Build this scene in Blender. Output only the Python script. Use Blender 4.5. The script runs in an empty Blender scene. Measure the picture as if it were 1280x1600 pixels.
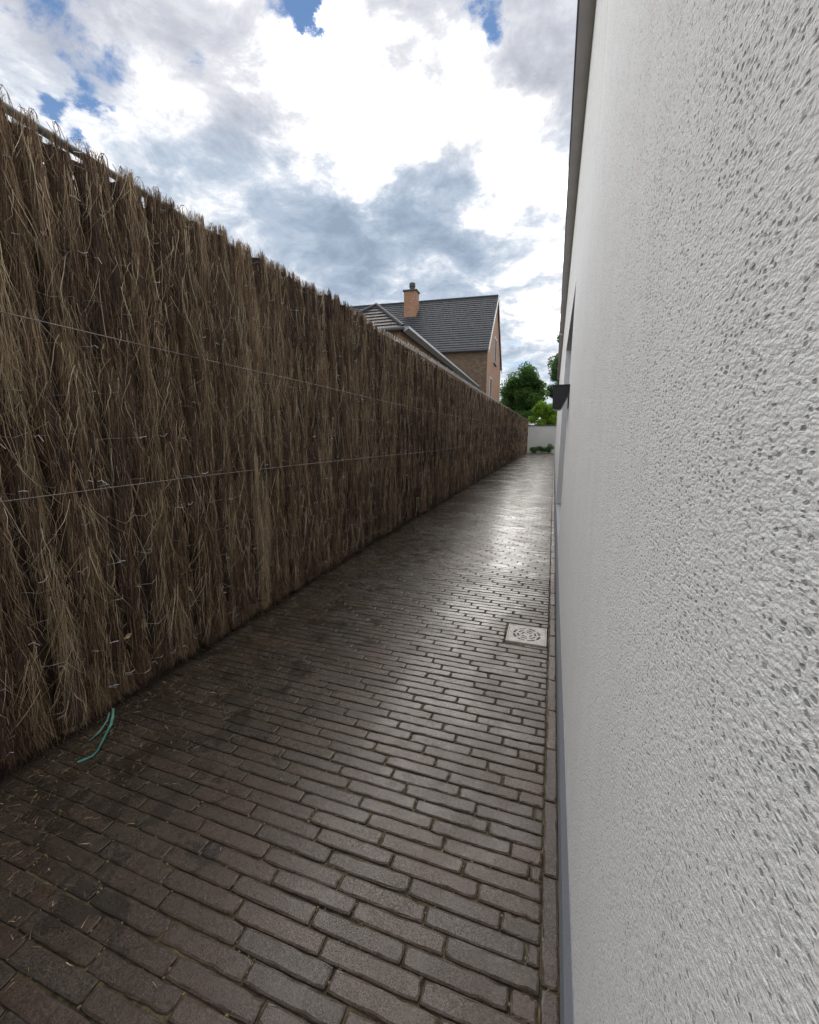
import bpy, math, random
import numpy as np
from mathutils import Vector, Matrix

random.seed(7)
RNG = np.random.default_rng(7)
R = math.radians
scene = bpy.context.scene

# ------------------------------------------------------------------ camera
cam_data = bpy.data.cameras.new("camera")
cam = bpy.data.objects.new("camera", cam_data)
scene.collection.objects.link(cam)
cam_data.sensor_fit = 'HORIZONTAL'
cam_data.sensor_width = 36.0
cam_data.lens = 18.0                       # 90 degrees across
cam_data.clip_start = 0.02
cam_data.clip_end = 3000
YAW, PITCH = 19.111, 10.447
cam.location = (0, 0, 1.0)
cam.rotation_euler = (R(90 - PITCH), 0, R(YAW))
scene.camera = cam

# ------------------------------------------------------------------ light
SUN_AZ, SUN_EL = -14.0, 36.0               # azimuth from +Y towards +X
EXPOSURE = 1.08
scene.view_settings.view_transform = 'Standard'
scene.view_settings.look = 'None'
scene.view_settings.exposure = EXPOSURE
scene.view_settings.gamma = 1.0
scene.view_settings.use_curve_mapping = False

sun_data = bpy.data.lights.new("sun", 'SUN')
sun_data.energy = 1.3
sun_data.angle = R(60)
sun_data.color = (1.0, 0.95, 0.88)
sun = bpy.data.objects.new("sun", sun_data)
scene.collection.objects.link(sun)
sd = Vector((math.sin(R(SUN_AZ)) * math.cos(R(SUN_EL)), math.cos(R(SUN_AZ)) * math.cos(R(SUN_EL)), math.sin(R(SUN_EL))))
sun.rotation_euler = sd.to_track_quat('Z', 'Y').to_euler()
sun.location = (-3, 10, 12)


class NT:
    """small helper for node trees"""
    def __init__(self, tree):
        self.t = tree

    def n(self, typ, ins=None, **props):
        nd = self.t.nodes.new(typ)
        for k, v in props.items():
            setattr(nd, k, v)
        for k, v in (ins or {}).items():
            self.set(nd, k, v)
        return nd

    def set(self, nd, k, v):
        s = nd.inputs[k]
        if isinstance(v, bpy.types.NodeSocket):
            self.t.links.new(v, s)
        elif hasattr(v, 'outputs'):
            self.t.links.new(v.outputs[0], s)
        else:
            s.default_value = v

    def m(self, op, a, b=None, c=None, clamp=False):
        nd = self.t.nodes.new('ShaderNodeMath')
        nd.operation = op
        nd.use_clamp = clamp
        for i, v in enumerate((a, b, c)):
            if v is not None:
                self.set(nd, i, v)
        return nd.outputs[0]

    def vm(self, op, a, b=None):
        nd = self.t.nodes.new('ShaderNodeVectorMath')
        nd.operation = op
        self.set(nd, 0, a)
        if b is not None:
            self.set(nd, 1, b)
        return nd.outputs['Value'] if op in ('DOT_PRODUCT', 'LENGTH') else nd.outputs[0]

    def ramp(self, fac, stops, interp='LINEAR'):
        nd = self.t.nodes.new('ShaderNodeValToRGB')
        e = nd.color_ramp.elements
        nd.color_ramp.interpolation = interp
        while len(e) < len(stops):
            e.new(0.5)
        for el, (p, c) in zip(e, stops):
            el.position = p
            el.color = (*c, 1) if len(c) == 3 else c
        self.set(nd, 0, fac)
        return nd.outputs[0]

    def mix(self, fac, a, b, blend='MIX'):
        nd = self.t.nodes.new('ShaderNodeMix')
        nd.data_type = 'RGBA'
        nd.blend_type = blend
        self.set(nd, 0, fac)
        for i, v in ((6, a), (7, b)):
            if isinstance(v, tuple) and len(v) == 3:
                v = (*v, 1)
            self.set(nd, i, v)
        return nd.outputs[2]

    def mr(self, v, a, b, c=0.0, d=1.0, smooth=False):
        nd = self.t.nodes.new('ShaderNodeMapRange')
        if smooth:
            nd.interpolation_type = 'SMOOTHSTEP'
        for i, x in enumerate((v, a, b, c, d)):
            self.set(nd, i, x)
        return nd.outputs[0]

    def noise(self, vec, scale, detail=2.0, rough=0.5, dist=0.0):
        nd = self.n('ShaderNodeTexNoise', {'Scale': scale, 'Detail': detail, 'Roughness': rough, 'Distortion': dist})
        if vec is not None:
            self.set(nd, 'Vector', vec)
        return nd.outputs[0]


# ------------------------------------------------------------------ sky
world = bpy.data.worlds.new("World")
scene.world = world
world.use_nodes = True
wt = world.node_tree
wt.nodes.clear()
N = NT(wt)
sky = N.n('ShaderNodeTexSky', sky_type='NISHITA', sun_disc=False, sun_elevation=R(SUN_EL), sun_rotation=R(SUN_AZ))
sky.dust_density = 0.0
sky.air_density = 1.0
sky.ozone_density = 3.0
geo = N.n('ShaderNodeTexCoord')
D = N.vm('NORMALIZE', geo.outputs['Generated'])
sep = N.n('ShaderNodeSeparateXYZ', {0: D})
dz = N.m('MAXIMUM', sep.outputs[2], 0.0)
den = N.m('ADD', dz, 0.22)
plane = N.n('ShaderNodeCombineXYZ', {0: N.m('DIVIDE', sep.outputs[0], den), 1: N.m('DIVIDE', sep.outputs[1], den), 2: 0.0})
P = plane.outputs[0]


def direction(az, el):
    return (math.sin(R(az)) * math.cos(R(el)), math.cos(R(az)) * math.cos(R(el)), math.sin(R(el)))


def blobs(lst, vec):
    tot = 0.0
    for az, el, rad, amp in lst:
        d = N.vm('DOT_PRODUCT', vec, direction(az, el))
        k = 1.0 / (1 - math.cos(R(rad)))
        g = N.m('EXPONENT', N.m('MULTIPLY', N.m('SUBTRACT', d, 1.0), k))
        tot = N.m('MULTIPLY_ADD', g, amp, tot)
    return tot


warp = N.n('ShaderNodeTexNoise', {'Vector': P, 'Scale': 4.0, 'Detail': 7.0, 'Roughness': 0.62})
wv = N.vm('MULTIPLY', N.vm('SUBTRACT', warp.outputs[1], (0.5, 0.5, 0.5)), (0.34, 0.34, 0.34))
DW = N.vm('NORMALIZE', N.vm('ADD', D, wv))
fb1 = N.noise(P, 2.6, 8, 0.60, 0.5)
fb2 = N.noise(N.vm('ADD', P, (7.3, 2.1, 0.0)), 6.5, 10, 0.66, 0.4)
layout = blobs([
    # thick grey banks (positive) and thin sunlit cloud (negative)
    (-15, 24.0, 7.0, 0.50), (-26, 25.0, 6.0, 0.30), (-39, 26.0, 7.0, 0.30), (-27, 17, 8.0, 0.30),
    (-3.5, 38.0, 5.0, 0.42), (-56, 36, 6, 0.30), (-7, 9, 7.0, 0.16), (-45, 38, 4, 0.26), (-17, 39, 3.5, 0.34), (-40, 31.5, 3, 0.20),
    (-8, 30.5, 6.0, -0.46), (-20, 32.5, 6.0, -0.40), (-27, 31.5, 4.0, -0.26), (-50, 30.0, 6.0, -0.16), (-5, 15.5, 3.0, -0.26),
    (-33, 33.5, 4.0, -0.22), (-20, 20.5, 3.0, -0.16), (-3, 25, 4, -0.22),
], DW)
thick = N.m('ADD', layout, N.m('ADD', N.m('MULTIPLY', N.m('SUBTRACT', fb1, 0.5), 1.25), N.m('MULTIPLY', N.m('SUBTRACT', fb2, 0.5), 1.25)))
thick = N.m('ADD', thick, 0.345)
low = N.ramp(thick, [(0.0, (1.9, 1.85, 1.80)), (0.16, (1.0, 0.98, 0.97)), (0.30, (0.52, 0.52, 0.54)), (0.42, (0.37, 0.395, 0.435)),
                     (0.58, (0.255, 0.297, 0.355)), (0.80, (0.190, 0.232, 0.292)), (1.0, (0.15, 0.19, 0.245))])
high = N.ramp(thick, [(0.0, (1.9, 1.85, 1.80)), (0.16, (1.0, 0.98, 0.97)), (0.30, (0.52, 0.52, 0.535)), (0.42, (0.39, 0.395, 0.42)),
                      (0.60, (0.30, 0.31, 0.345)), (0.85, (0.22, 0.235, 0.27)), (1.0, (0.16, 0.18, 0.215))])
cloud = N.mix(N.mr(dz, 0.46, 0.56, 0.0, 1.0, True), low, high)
holes = blobs([(-33, 40.2, 3.6, 0.55), (-28.0, 36.8, 2.6, 0.48), (-10.5, 40, 2.8, 0.50), (-54, 33.2, 4.2, 0.46), (-53, 28.0, 2.4, 0.46), (-44, 36.5, 2.2, .3),
               (-5.5, 8, 5.0, 0.25), (-19, 29.5, 1.2, 0.12), (-11, 28.5, 1.3, 0.22), (-32, 36.5, 1.8, .2)], DW)
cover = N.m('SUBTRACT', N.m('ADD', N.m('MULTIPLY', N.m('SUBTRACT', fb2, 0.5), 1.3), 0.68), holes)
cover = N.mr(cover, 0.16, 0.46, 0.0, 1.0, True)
bg_sky = N.n('ShaderNodeBackground', {'Color': sky.outputs[0], 'Strength': 0.055})
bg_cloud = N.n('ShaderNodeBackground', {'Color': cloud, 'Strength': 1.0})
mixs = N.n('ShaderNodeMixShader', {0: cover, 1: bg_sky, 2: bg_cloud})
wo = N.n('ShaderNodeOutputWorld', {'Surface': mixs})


# ------------------------------------------------------------------ object helpers
def link(o, parent=None):
    scene.collection.objects.link(o)
    if parent is not None:
        o.parent = parent
    return o


def tag(o, label=None, cat=None, group=None, kind=None):
    for k, v in (('label', label), ('category', cat), ('group', group), ('kind', kind)):
        if v:
            o[k] = v
    return o


def thing(name, label, cat, loc=(0, 0, 0), group=None):
    o = bpy.data.objects.new(name, None)
    o.empty_display_size = 0.2
    o.location = loc
    link(o)
    return tag(o, label, cat, group)


class MB:
    def __init__(self):
        self.v, self.f = [], []

    def add(self, vs, fs):
        b = len(self.v)
        self.v += [tuple(p) for p in vs]
        self.f += [tuple(i + b for i in q) for q in fs]

    def box(self, x0, x1, y0, y1, z0, z1):
        vs = [(x, y, z) for z in (z0, z1) for y in (y0, y1) for x in (x0, x1)]
        self.add(vs, [(0, 2, 3, 1), (4, 5, 7, 6), (0, 1, 5, 4), (2, 6, 7, 3), (0, 4, 6, 2), (1, 3, 7, 5)])
        return self

    def hexa(self, p):
        """8 corners ordered as box"""
        self.add(p, [(0, 2, 3, 1), (4, 5, 7, 6), (0, 1, 5, 4), (2, 6, 7, 3), (0, 4, 6, 2), (1, 3, 7, 5)])
        return self

    def quad(self, a, b, c, d):
        self.add([a, b, c, d], [(0, 1, 2, 3)])
        return self

    def prism(self, poly, d):
        """closed prism: polygon (3-D points) extruded by vector d"""
        n = len(poly)
        d = Vector(d)
        vs = [Vector(p) for p in poly] + [Vector(p) + d for p in poly]
        fs = [tuple(range(n - 1, -1, -1)), tuple(range(n, 2 * n))] + [(i, (i + 1) % n, (i + 1) % n + n, i + n) for i in range(n)]
        self.add(vs, fs)
        return self

    def tube(self, pts, r, n=6, caps=True):
        pts = [Vector(p) for p in pts]
        rs = r if isinstance(r, (list, tuple)) else [r] * len(pts)
        rings = []
        up = Vector((0.13, 0.21, 0.97))
        for i, p in enumerate(pts):
            t = (pts[min(i + 1, len(pts) - 1)] - pts[max(i - 1, 0)]).normalized()
            a = t.cross(up)
            if a.length < 0.15:
                a = t.cross(Vector((1, 0.1, 0)))
            a.normalize()
            b = t.cross(a)
            rings.append([p + (a * math.cos(2 * math.pi * k / n) + b * math.sin(2 * math.pi * k / n)) * rs[i] for k in range(n)])
        vs = [q for ring in rings for q in ring]
        fs = [(i * n + k, i * n + (k + 1) % n, (i + 1) * n + (k + 1) % n, (i + 1) * n + k) for i in range(len(pts) - 1) for k in range(n)]
        if caps:
            fs += [tuple(range(n - 1, -1, -1)), tuple(range((len(pts) - 1) * n, len(pts) * n))]
        self.add(vs, fs)
        return self

    def build(self, name, mat, parent=None, smooth=False):
        me = bpy.data.meshes.new(name)
        me.from_pydata(self.v, [], self.f)
        me.update()
        if smooth:
            me.polygons.foreach_set('use_smooth', [True] * len(me.polygons))
        me.materials.append(mat)
        return link(bpy.data.objects.new(name, me), parent)


def np_mesh(name, verts, quads=None, tris=None, tone=None, smooth=False):
    me = bpy.data.meshes.new(name)
    verts = np.asarray(verts, np.float32)
    me.vertices.add(len(verts))
    me.vertices.foreach_set('co', verts.ravel())
    loops, starts, tot = [], [], 0
    for arr, k in ((quads, 4), (tris, 3)):
        if arr is not None and len(arr):
            arr = np.asarray(arr, np.int32)
            loops.append(arr.ravel())
            starts.append(np.arange(len(arr), dtype=np.int32) * k + tot)
            tot += arr.size
    loops = np.concatenate(loops)
    starts = np.concatenate(starts)
    me.loops.add(len(loops))
    me.loops.foreach_set('vertex_index', loops)
    me.polygons.add(len(starts))
    me.polygons.foreach_set('loop_start', starts)
    if smooth:
        me.polygons.foreach_set('use_smooth', np.ones(len(starts), bool))
    if tone is not None:
        a = me.attributes.new('tone', 'FLOAT', 'POINT')
        a.data.foreach_set('value', np.asarray(tone, np.float32))
    me.update(calc_edges=True)
    me.validate()
    return me


def new_mat(name):
    m = bpy.data.materials.new(name)
    m.use_nodes = True
    m.node_tree.nodes.clear()
    n = NT(m.node_tree)
    out = n.n('ShaderNodeOutputMaterial')
    b = n.n('ShaderNodeBsdfPrincipled')
    n.set(out, 'Surface', b)
    n.out, n.b = out, b
    n.co = n.n('ShaderNodeTexCoord').outputs['Object']
    n.wp = n.n('ShaderNodeNewGeometry').outputs['Position']
    return m, n


def bump(n, h, strength=0.4, dist=0.01, prev=None):
    nd = n.n('ShaderNodeBump', {'Strength': strength, 'Distance': dist, 'Height': h})
    if prev is not None:
        n.set(nd, 'Normal', prev)
    return nd.outputs[0]


def simple(name, col, rough=0.6, metal=0.0, var=0.15, scale=6.0, bmp=0.0, bscale=60.0, spec=0.5):
    m, n = new_mat(name)
    f = n.noise(n.wp, scale, 5, 0.6)
    c0 = tuple(c * (1 - var) for c in col)
    c1 = tuple(min(1, c * (1 + var)) for c in col)
    n.set(n.b, 'Base Color', n.ramp(f, [(0.3, c0), (0.7, c1)]))
    n.set(n.b, 'Roughness', rough)
    n.set(n.b, 'Metallic', metal)
    n.set(n.b, 'Specular IOR Level', spec)
    if bmp:
        n.set(n.b, 'Normal', bump(n, n.noise(n.wp, bscale, 4, 0.6), bmp, 0.01))
    return m


# ------------------------------------------------------------------ materials
def mat_paver():
    m, n = new_mat('wet_clay_paver')
    rnd = n.n('ShaderNodeObjectInfo').outputs['Random']
    big = n.noise(n.wp, 1.6, 4, 0.6)
    mid = n.noise(n.wp, 22, 5, 0.65)
    cell = n.n('ShaderNodeAttribute', attribute_name='tone').outputs['Fac']
    r2 = n.m('FRACT', n.m('ADD', rnd, cell))
    col = n.ramp(r2, [(0.0, (0.060, 0.046, 0.039)), (0.35, (0.082, 0.058, 0.048)), (0.6, (0.068, 0.058, 0.053)), (0.85, (0.098, 0.066, 0.052)), (1.0, (0.062, 0.053, 0.044))])
    col = n.mix(n.mr(mid, 0.35, 0.75, 0, 0.55), col, (0.095, 0.082, 0.073))
    mott = n.noise(n.wp, 120, 5, 0.75)
    col = n.mix(n.mr(mott, 0.38, 0.62, 0, 1.0), n.mix(1.0, col, (0.55, 0.53, 0.51), 'MULTIPLY'), n.mix(1.0, col, (1.45, 1.42, 1.38), 'MULTIPLY'))
    por = n.noise(n.wp, 420, 3, 0.75)
    col = n.mix(n.mr(por, 0.46, 0.36, 0, 0.7), col, (0.022, 0.018, 0.016))
    # crusty flecks and lichen
    fleck = n.noise(n.wp, 330, 3, 0.7)
    crust = n.m('MULTIPLY', n.mr(fleck, 0.52, 0.66, 0, 1), n.mr(n.noise(n.wp, 9, 4, 0.6), 0.36, 0.58, 0.15, 1))
    col = n.mix(n.m('MULTIPLY', crust, 0.62), col, (0.20, 0.175, 0.15))
    # dark sealed film spots, mostly on the fence side
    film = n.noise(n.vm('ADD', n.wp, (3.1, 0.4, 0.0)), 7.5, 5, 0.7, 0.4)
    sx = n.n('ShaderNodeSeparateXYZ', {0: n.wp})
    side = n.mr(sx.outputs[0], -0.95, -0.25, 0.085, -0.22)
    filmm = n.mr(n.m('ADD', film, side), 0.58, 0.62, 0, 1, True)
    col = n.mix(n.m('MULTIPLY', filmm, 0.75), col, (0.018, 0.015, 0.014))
    # greenish brown algae near the fence
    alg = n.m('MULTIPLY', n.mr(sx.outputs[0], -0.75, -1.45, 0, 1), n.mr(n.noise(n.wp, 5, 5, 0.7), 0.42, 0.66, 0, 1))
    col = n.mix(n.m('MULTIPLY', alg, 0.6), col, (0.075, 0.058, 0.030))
    col = n.mix(1.0, col, (0.80, 0.745, 0.71), 'MULTIPLY')
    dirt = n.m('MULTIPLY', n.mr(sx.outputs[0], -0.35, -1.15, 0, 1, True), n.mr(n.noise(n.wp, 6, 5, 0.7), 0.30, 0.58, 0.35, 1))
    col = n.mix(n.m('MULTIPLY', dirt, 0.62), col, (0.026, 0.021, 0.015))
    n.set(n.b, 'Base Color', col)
    wet = n.noise(n.vm('ADD', n.wp, (1.0, 5.0, 0.0)), 1.7, 5, 0.65)
    ro = n.mr(wet, 0.30, 0.70, 0.13, 0.33)
    ro = n.m('ADD', ro, n.m('MULTIPLY', n.m('SUBTRACT', mid, 0.5), 0.35))
    ro = n.m('ADD', ro, n.m('MULTIPLY', crust, 0.15), clamp=True)
    dry = n.mr(sx.outputs[0], -0.42, -0.12, 0.0, 0.16, True)
    ro = n.m('ADD', ro, n.m('MULTIPLY', dry, n.mr(n.noise(n.wp, 3.3, 4, 0.6), 0.4, 0.55, 0.4, 1.2)))
    n.set(n.b, 'Roughness', ro)
    n.set(n.b, 'Specular IOR Level', 0.5)
    flat = n.mr(n.n('ShaderNodeSeparateXYZ', {0: n.n('ShaderNodeNewGeometry').outputs['True Normal']}).outputs[2], 0.93, 0.985, 0, 1)
    n.set(n.b, 'Roughness', n.m('ADD', ro, n.m('MULTIPLY', n.m('SUBTRACT', 1.0, flat), 0.45), clamp=True))
    n.set(n.b, 'Specular IOR Level', n.m('ADD', 0.15, n.m('MULTIPLY', flat, 0.35)))
    soak = n.mr(n.m('ADD', sx.outputs[1], n.m('MULTIPLY', n.m('SUBTRACT', big, 0.5), 1.5)), 0.7, 2.4, 0.25, 1.0)
    film_w = n.m('MULTIPLY', n.m('MULTIPLY', n.mr(wet, 0.35, 0.60, 0.80, 0.30), flat), soak)
    n.set(n.b, 'Coat Weight', n.m('MULTIPLY', film_w, n.m('SUBTRACT', 1.0, n.m('MULTIPLY', dry, 5.0), clamp=True)))
    n.set(n.b, 'Coat Roughness', 0.17)
    n.set(n.b, 'Coat IOR', 1.33)
    b1 = bump(n, n.noise(n.wp, 40, 5, 0.7), 0.25, 0.002)
    b2 = bump(n, n.noise(n.wp, 240, 5, 0.8), 0.55, 0.0009, b1)
    b3 = bump(n, crust, 0.5, 0.001, b2)
    n.set(n.b, 'Normal', b3)
    return m


def mat_joint():
    m, n = new_mat('joint_soil')
    a = n.noise(n.wp, 14, 5, 0.65)
    g = n.noise(n.wp, 160, 4, 0.7)
    col = n.mix(n.mr(a, 0.42, 0.66), (0.030, 0.025, 0.018), (0.20, 0.175, 0.10))
    col = n.mix(n.mr(g, 0.35, 0.7, 0, 0.6), col, (0.035, 0.035, 0.018))
    n.set(n.b, 'Base Color', col)
    n.set(n.b, 'Roughness', 0.9)
    n.set(n.b, 'Specular IOR Level', 0.2)
    n.set(n.b, 'Normal', bump(n, g, 0.8, 0.004))
    return m


def mat_stucco():
    m, n = new_mat('white_roughcast_render')
    p = n.wp
    # grains
    w = n.n('ShaderNodeTexNoise', {'Vector': p, 'Scale': 190.0, 'Detail': 2.0})
    pw = n.vm('ADD', p, n.vm('MULTIPLY', n.vm('SUBTRACT', w.outputs[1], (.5, .5, .5)), (.0035, .0035, .0035)))
    sp_ = n.n('ShaderNodeSeparateXYZ', {0: pw})
    pw = n.n('ShaderNodeCombineXYZ', {0: n.m('MULTIPLY', sp_.outputs[1], 0.50), 1: sp_.outputs[2], 2: 0.0}).outputs[0]
    v1 = n.n('ShaderNodeTexVoronoi', {'Vector': pw, 'Scale': 500.0, 'Randomness': 1.0}, feature='SMOOTH_F1', voronoi_dimensions='2D')
    n.set(v1, 'Smoothness', 0.35)
    v2 = n.n('ShaderNodeTexVoronoi', {'Vector': pw, 'Scale': 270.0, 'Randomness': 1.0}, feature='F1', voronoi_dimensions='2D')
    grain = n.m('SUBTRACT', 1.0, n.m('MULTIPLY', v1.outputs['Distance'], 1.25))
    lump = n.noise(n.vm('MULTIPLY', p, (1.0, 0.6, 1.0)), 250, 5, 0.72)
    sparse = n.mr(n.noise(p, 22, 4, 0.65), 0.38, 0.66, 0.0, 1.0)
    pit = n.m('MULTIPLY', n.mr(n.m('ADD', v2.outputs['Distance'], n.m('MULTIPLY', n.m('SUBTRACT', lump, 0.5), 0.35)), 0.30, 0.16, 0, 1, True), n.m('GREATER_THAN', n.n('ShaderNodeSeparateColor', {0: v2.outputs['Color']}).outputs[0], n.m('SUBTRACT', 0.94, n.m('MULTIPLY', n.m('MULTIPLY', sparse, 0.78), n.mr(n.n('ShaderNodeSeparateXYZ', {0: p}).outputs[2], 0.45, 1.0, 0.45, 1.0)))))
    h = n.m('ADD', n.m('MULTIPLY', grain, 0.30), n.m('MULTIPLY', lump, 1.3))
    hr_ = h
    h = n.m('SUBTRACT', h, n.m('MULTIPLY', pit, 0.45))
    reces = n.mr(hr_, 0.80, 0.55, 0, 1)
    stain = n.noise(n.vm('MULTIPLY', p, (1, 5.5, 0.35)), 1.5, 6, 0.6)
    col = n.mix(n.mr(stain, 0.35, 0.68), (0.845, 0.85, 0.848), (0.875, 0.89, 0.895))
    col = n.mix(n.mr(n.noise(p, 420, 2, 0.6), 0.4, 0.75, 0, 0.30), col, (0.66, 0.66, 0.65))
    col = n.mix(n.m('MULTIPLY', reces, 0.42), col, (0.56, 0.56, 0.565))
    # stain streaks under the eaves, strengthened to paint in soffit shade
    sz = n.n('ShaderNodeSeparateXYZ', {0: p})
    streak_shade = n.m('MULTIPLY', n.mr(sz.outputs[2], 1.4, 3.4, 0, 1), n.mr(n.noise(n.vm('MULTIPLY', p, (1, 9, 0.12)), 1.0, 5, 0.65), 0.42, 0.65, 0, 1))
    col = n.mix(n.m('MULTIPLY', streak_shade, 0.5), col, (0.47, 0.455, 0.42))
    col = n.mix(n.m('MULTIPLY', pit, 0.62), col, (0.17, 0.165, 0.18))
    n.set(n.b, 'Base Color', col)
    n.set(n.b, 'Roughness', 0.88)
    n.set(n.b, 'Specular IOR Level', 0.25)
    fine = n.noise(p, 900, 3, 0.6)
    n.set(n.b, 'Normal', bump(n, fine, 0.25, 0.0006))
    d = n.n('ShaderNodeDisplacement', {'Height': h, 'Midlevel': 0.7, 'Scale': 0.0013})
    n.set(n.out, 'Displacement', d)
    m.displacement_method = 'BOTH'
    return m


def mat_brush(name, stops, rough=0.75):
    m, n = new_mat(name)
    t = n.n('ShaderNodeAttribute', attribute_name='tone').outputs['Fac']
    big = n.noise(n.wp, 3.0, 4, 0.6)
    t2 = n.m('ADD', t, n.m('MULTIPLY', n.m('SUBTRACT', big, 0.5), 0.35), clamp=True)
    col = n.ramp(t2, stops)
    grey = n.noise(n.vm('MULTIPLY', n.wp, (1, 1, 0.25)), 4.3, 3, 0.6)
    col = n.mix(n.mr(grey, 0.50, 0.68, 0, 0.55), col, n.mix(1.0, col, (0.92, 0.95, 1.0), 'MULTIPLY'))
    n.set(n.b, 'Base Color', col)
    n.set(n.b, 'Roughness', rough)
    n.set(n.b, 'Specular IOR Level', 0.3)
    return m


def mat_brick(name, c_a, c_b, mortar, scale=1.0, paint=0.0):
    m, n = new_mat(name)
    uv = n.n('ShaderNodeUVMap').outputs[0]
    bt = n.n('ShaderNodeTexBrick', {'Vector': uv, 'Color1': (*c_a, 1), 'Color2': (*c_b, 1), 'Mortar': (*mortar, 1), 'Scale': 1.0,
                                    'Mortar Size': 0.008, 'Brick Width': 0.21, 'Row Height': 0.065, 'Bias': 0.0})
    col = n.mix(n.mr(n.noise(uv, 4.5, 4, 0.7), 0.35, 0.7, 0, 0.6), bt.outputs[0], tuple(c * 0.55 for c in c_a))
    lite = n.noise(n.vm('MULTIPLY', uv, (1.2, 5.0, 1)), 2.4, 3, 0.6)
    col = n.mix(n.mr(lite, 0.60, 0.68, 0, 0.45), col, tuple(min(1, c * 1.9) for c in c_b))
    n.set(n.b, 'Base Color', col)
    n.set(n.b, 'Roughness', 0.85)
    n.set(n.b, 'Normal', bump(n, bt.outputs[1], -0.5, 0.01))
    return m


def mat_leaf(name, c0, c1):
    m, n = new_mat(name)
    t = n.n('ShaderNodeAttribute', attribute_name='tone').outputs['Fac']
    n.set(n.b, 'Base Color', n.ramp(t, [(0.0, c0), (1.0, c1)]))
    n.set(n.b, 'Roughness', 0.5)
    n.set(n.b, 'Specular IOR Level', 0.35)
    tr = n.n('ShaderNodeBsdfTranslucent', {'Color': n.mix(1.0, n.ramp(t, [(0.0, c0), (1.0, c1)]), (1.3, 1.6, 0.6), 'MULTIPLY')})
    mx = n.n('ShaderNodeMixShader', {0: 0.35, 1: n.b, 2: tr})
    n.set(n.out, 'Surface', mx)
    return m


def mat_tiles(name, col, rough, spec=0.5, relief=0.9):
    m, n = new_mat(name)
    uv = n.n('ShaderNodeUVMap').outputs[0]
    s = n.n('ShaderNodeSeparateXYZ', {0: uv})
    wave = n.m('SINE', n.m('MULTIPLY', s.outputs[0], 2 * math.pi / 0.24))
    f = n.noise(uv, 3.0, 4, 0.6)
    n.set(n.b, 'Base Color', n.ramp(f, [(0.3, tuple(c * .75 for c in col)), (0.7, tuple(c * 1.3 for c in col))]))
    n.set(n.b, 'Roughness', rough)
    n.set(n.b, 'Specular IOR Level', spec)
    n.set(n.b, 'Normal', bump(n, wave, relief, 0.03))
    return m


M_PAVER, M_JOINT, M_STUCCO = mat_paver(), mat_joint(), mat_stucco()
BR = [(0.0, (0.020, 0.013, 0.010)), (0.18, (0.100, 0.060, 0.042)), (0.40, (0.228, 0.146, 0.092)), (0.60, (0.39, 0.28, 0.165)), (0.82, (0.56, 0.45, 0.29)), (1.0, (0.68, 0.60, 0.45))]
M_BRUSH = mat_brush('dry_heather_twigs', BR)
M_WIRE = simple('galvanised_wire', (0.40, 0.40, 0.40), 0.42, 0.6, 0.3, 30)
M_DARKWIRE = simple('weathered_tension_wire', (0.22, 0.20, 0.19), 0.5, 0.4, 0.3, 12)
M_RAIL = simple('grey_green_tube_paint', (0.11, 0.12, 0.115), 0.45, 0.1, 0.2, 9)
M_PLINTH = simple('blue_grey_plinth_paint', (0.25, 0.275, 0.315), 0.6, 0, 0.06, 5, 0.15, 240)
M_SOFFIT = simple('taupe_eaves_board', (0.60, 0.55, 0.555), 0.55, 0, 0.08, 4)
M_FASCIA = simple('dark_zinc_gutter', (0.105, 0.10, 0.12), 0.4, 0.4, 0.15, 6)
M_ZINC = simple('pale_zinc_gutter', (0.30, 0.31, 0.33), 0.45, 0.3, 0.12, 4)
M_LAMP = simple('black_lamp_metal', (0.012, 0.012, 0.014), 0.35, 0.2, 0.2, 20)
M_GLASS = simple('lamp_diffuser_glass', (0.25, 0.26, 0.27), 0.15, 0, 0.05, 20)
M_DOOR = simple('grey_door_panel', (0.16, 0.165, 0.175), 0.45, 0, 0.06, 5)
M_GROUND = simple('garden_soil_and_turf', (0.06, 0.075, 0.03), 0.95, 0, 0.4, 1.5, 0.6, 9)
M_DRAIN = simple('pale_cast_stone_drain', (0.52, 0.49, 0.47), 0.65, 0, 0.22, 26, 0.35, 180)
M_VOID = simple('drain_shaft_dark', (0.008, 0.008, 0.008), 0.8)
M_STRAP = simple('teal_plastic_strap', (0.07, 0.21, 0.185), 0.5, 0, 0.35, 60)
M_FARWALL = simple('grey_white_garden_wall', (0.46, 0.46, 0.445), 0.85, 0, 0.08, 2, 0.3, 60)
M_COPING = simple('dark_wall_coping', (0.06, 0.06, 0.062), 0.6)
M_BARK = simple('tree_bark', (0.09, 0.068, 0.05), 0.9, 0, 0.35, 8, 0.8, 25)
M_BRICK = mat_brick('brown_brick', (0.115, 0.072, 0.046), (0.20, 0.125, 0.075), (0.20, 0.17, 0.14))
M_BRICKLIT = mat_brick('lit_orange_brick', (0.34, 0.155, 0.09), (0.42, 0.21, 0.125), (0.42, 0.33, 0.26))  # house brick in a brighter tone, light on the gable painted into it
M_BRICKW = mat_brick('wing_brick', (0.23, 0.125, 0.070), (0.32, 0.18, 0.10), (0.27, 0.22, 0.17))
M_TILE = mat_tiles('dark_concrete_roof_tile', (0.044, 0.049, 0.058), 0.6, 0.3, 0.10)
M_TILEG = mat_tiles('glossy_brown_roof_tile', (0.055, 0.048, 0.048), 0.5, 0.4, 0.3)
M_WHITE = simple('white_trim', (0.62, 0.62, 0.62), 0.5, 0, 0.06, 5)
M_PANE = simple('dark_window_pane', (0.02, 0.022, 0.026), 0.9, 0, 0.1, 2, spec=0.02)
M_TERRA = simple('terracotta_roof_tile', (0.30, 0.10, 0.06), 0.6, 0, 0.2, 8)
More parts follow.
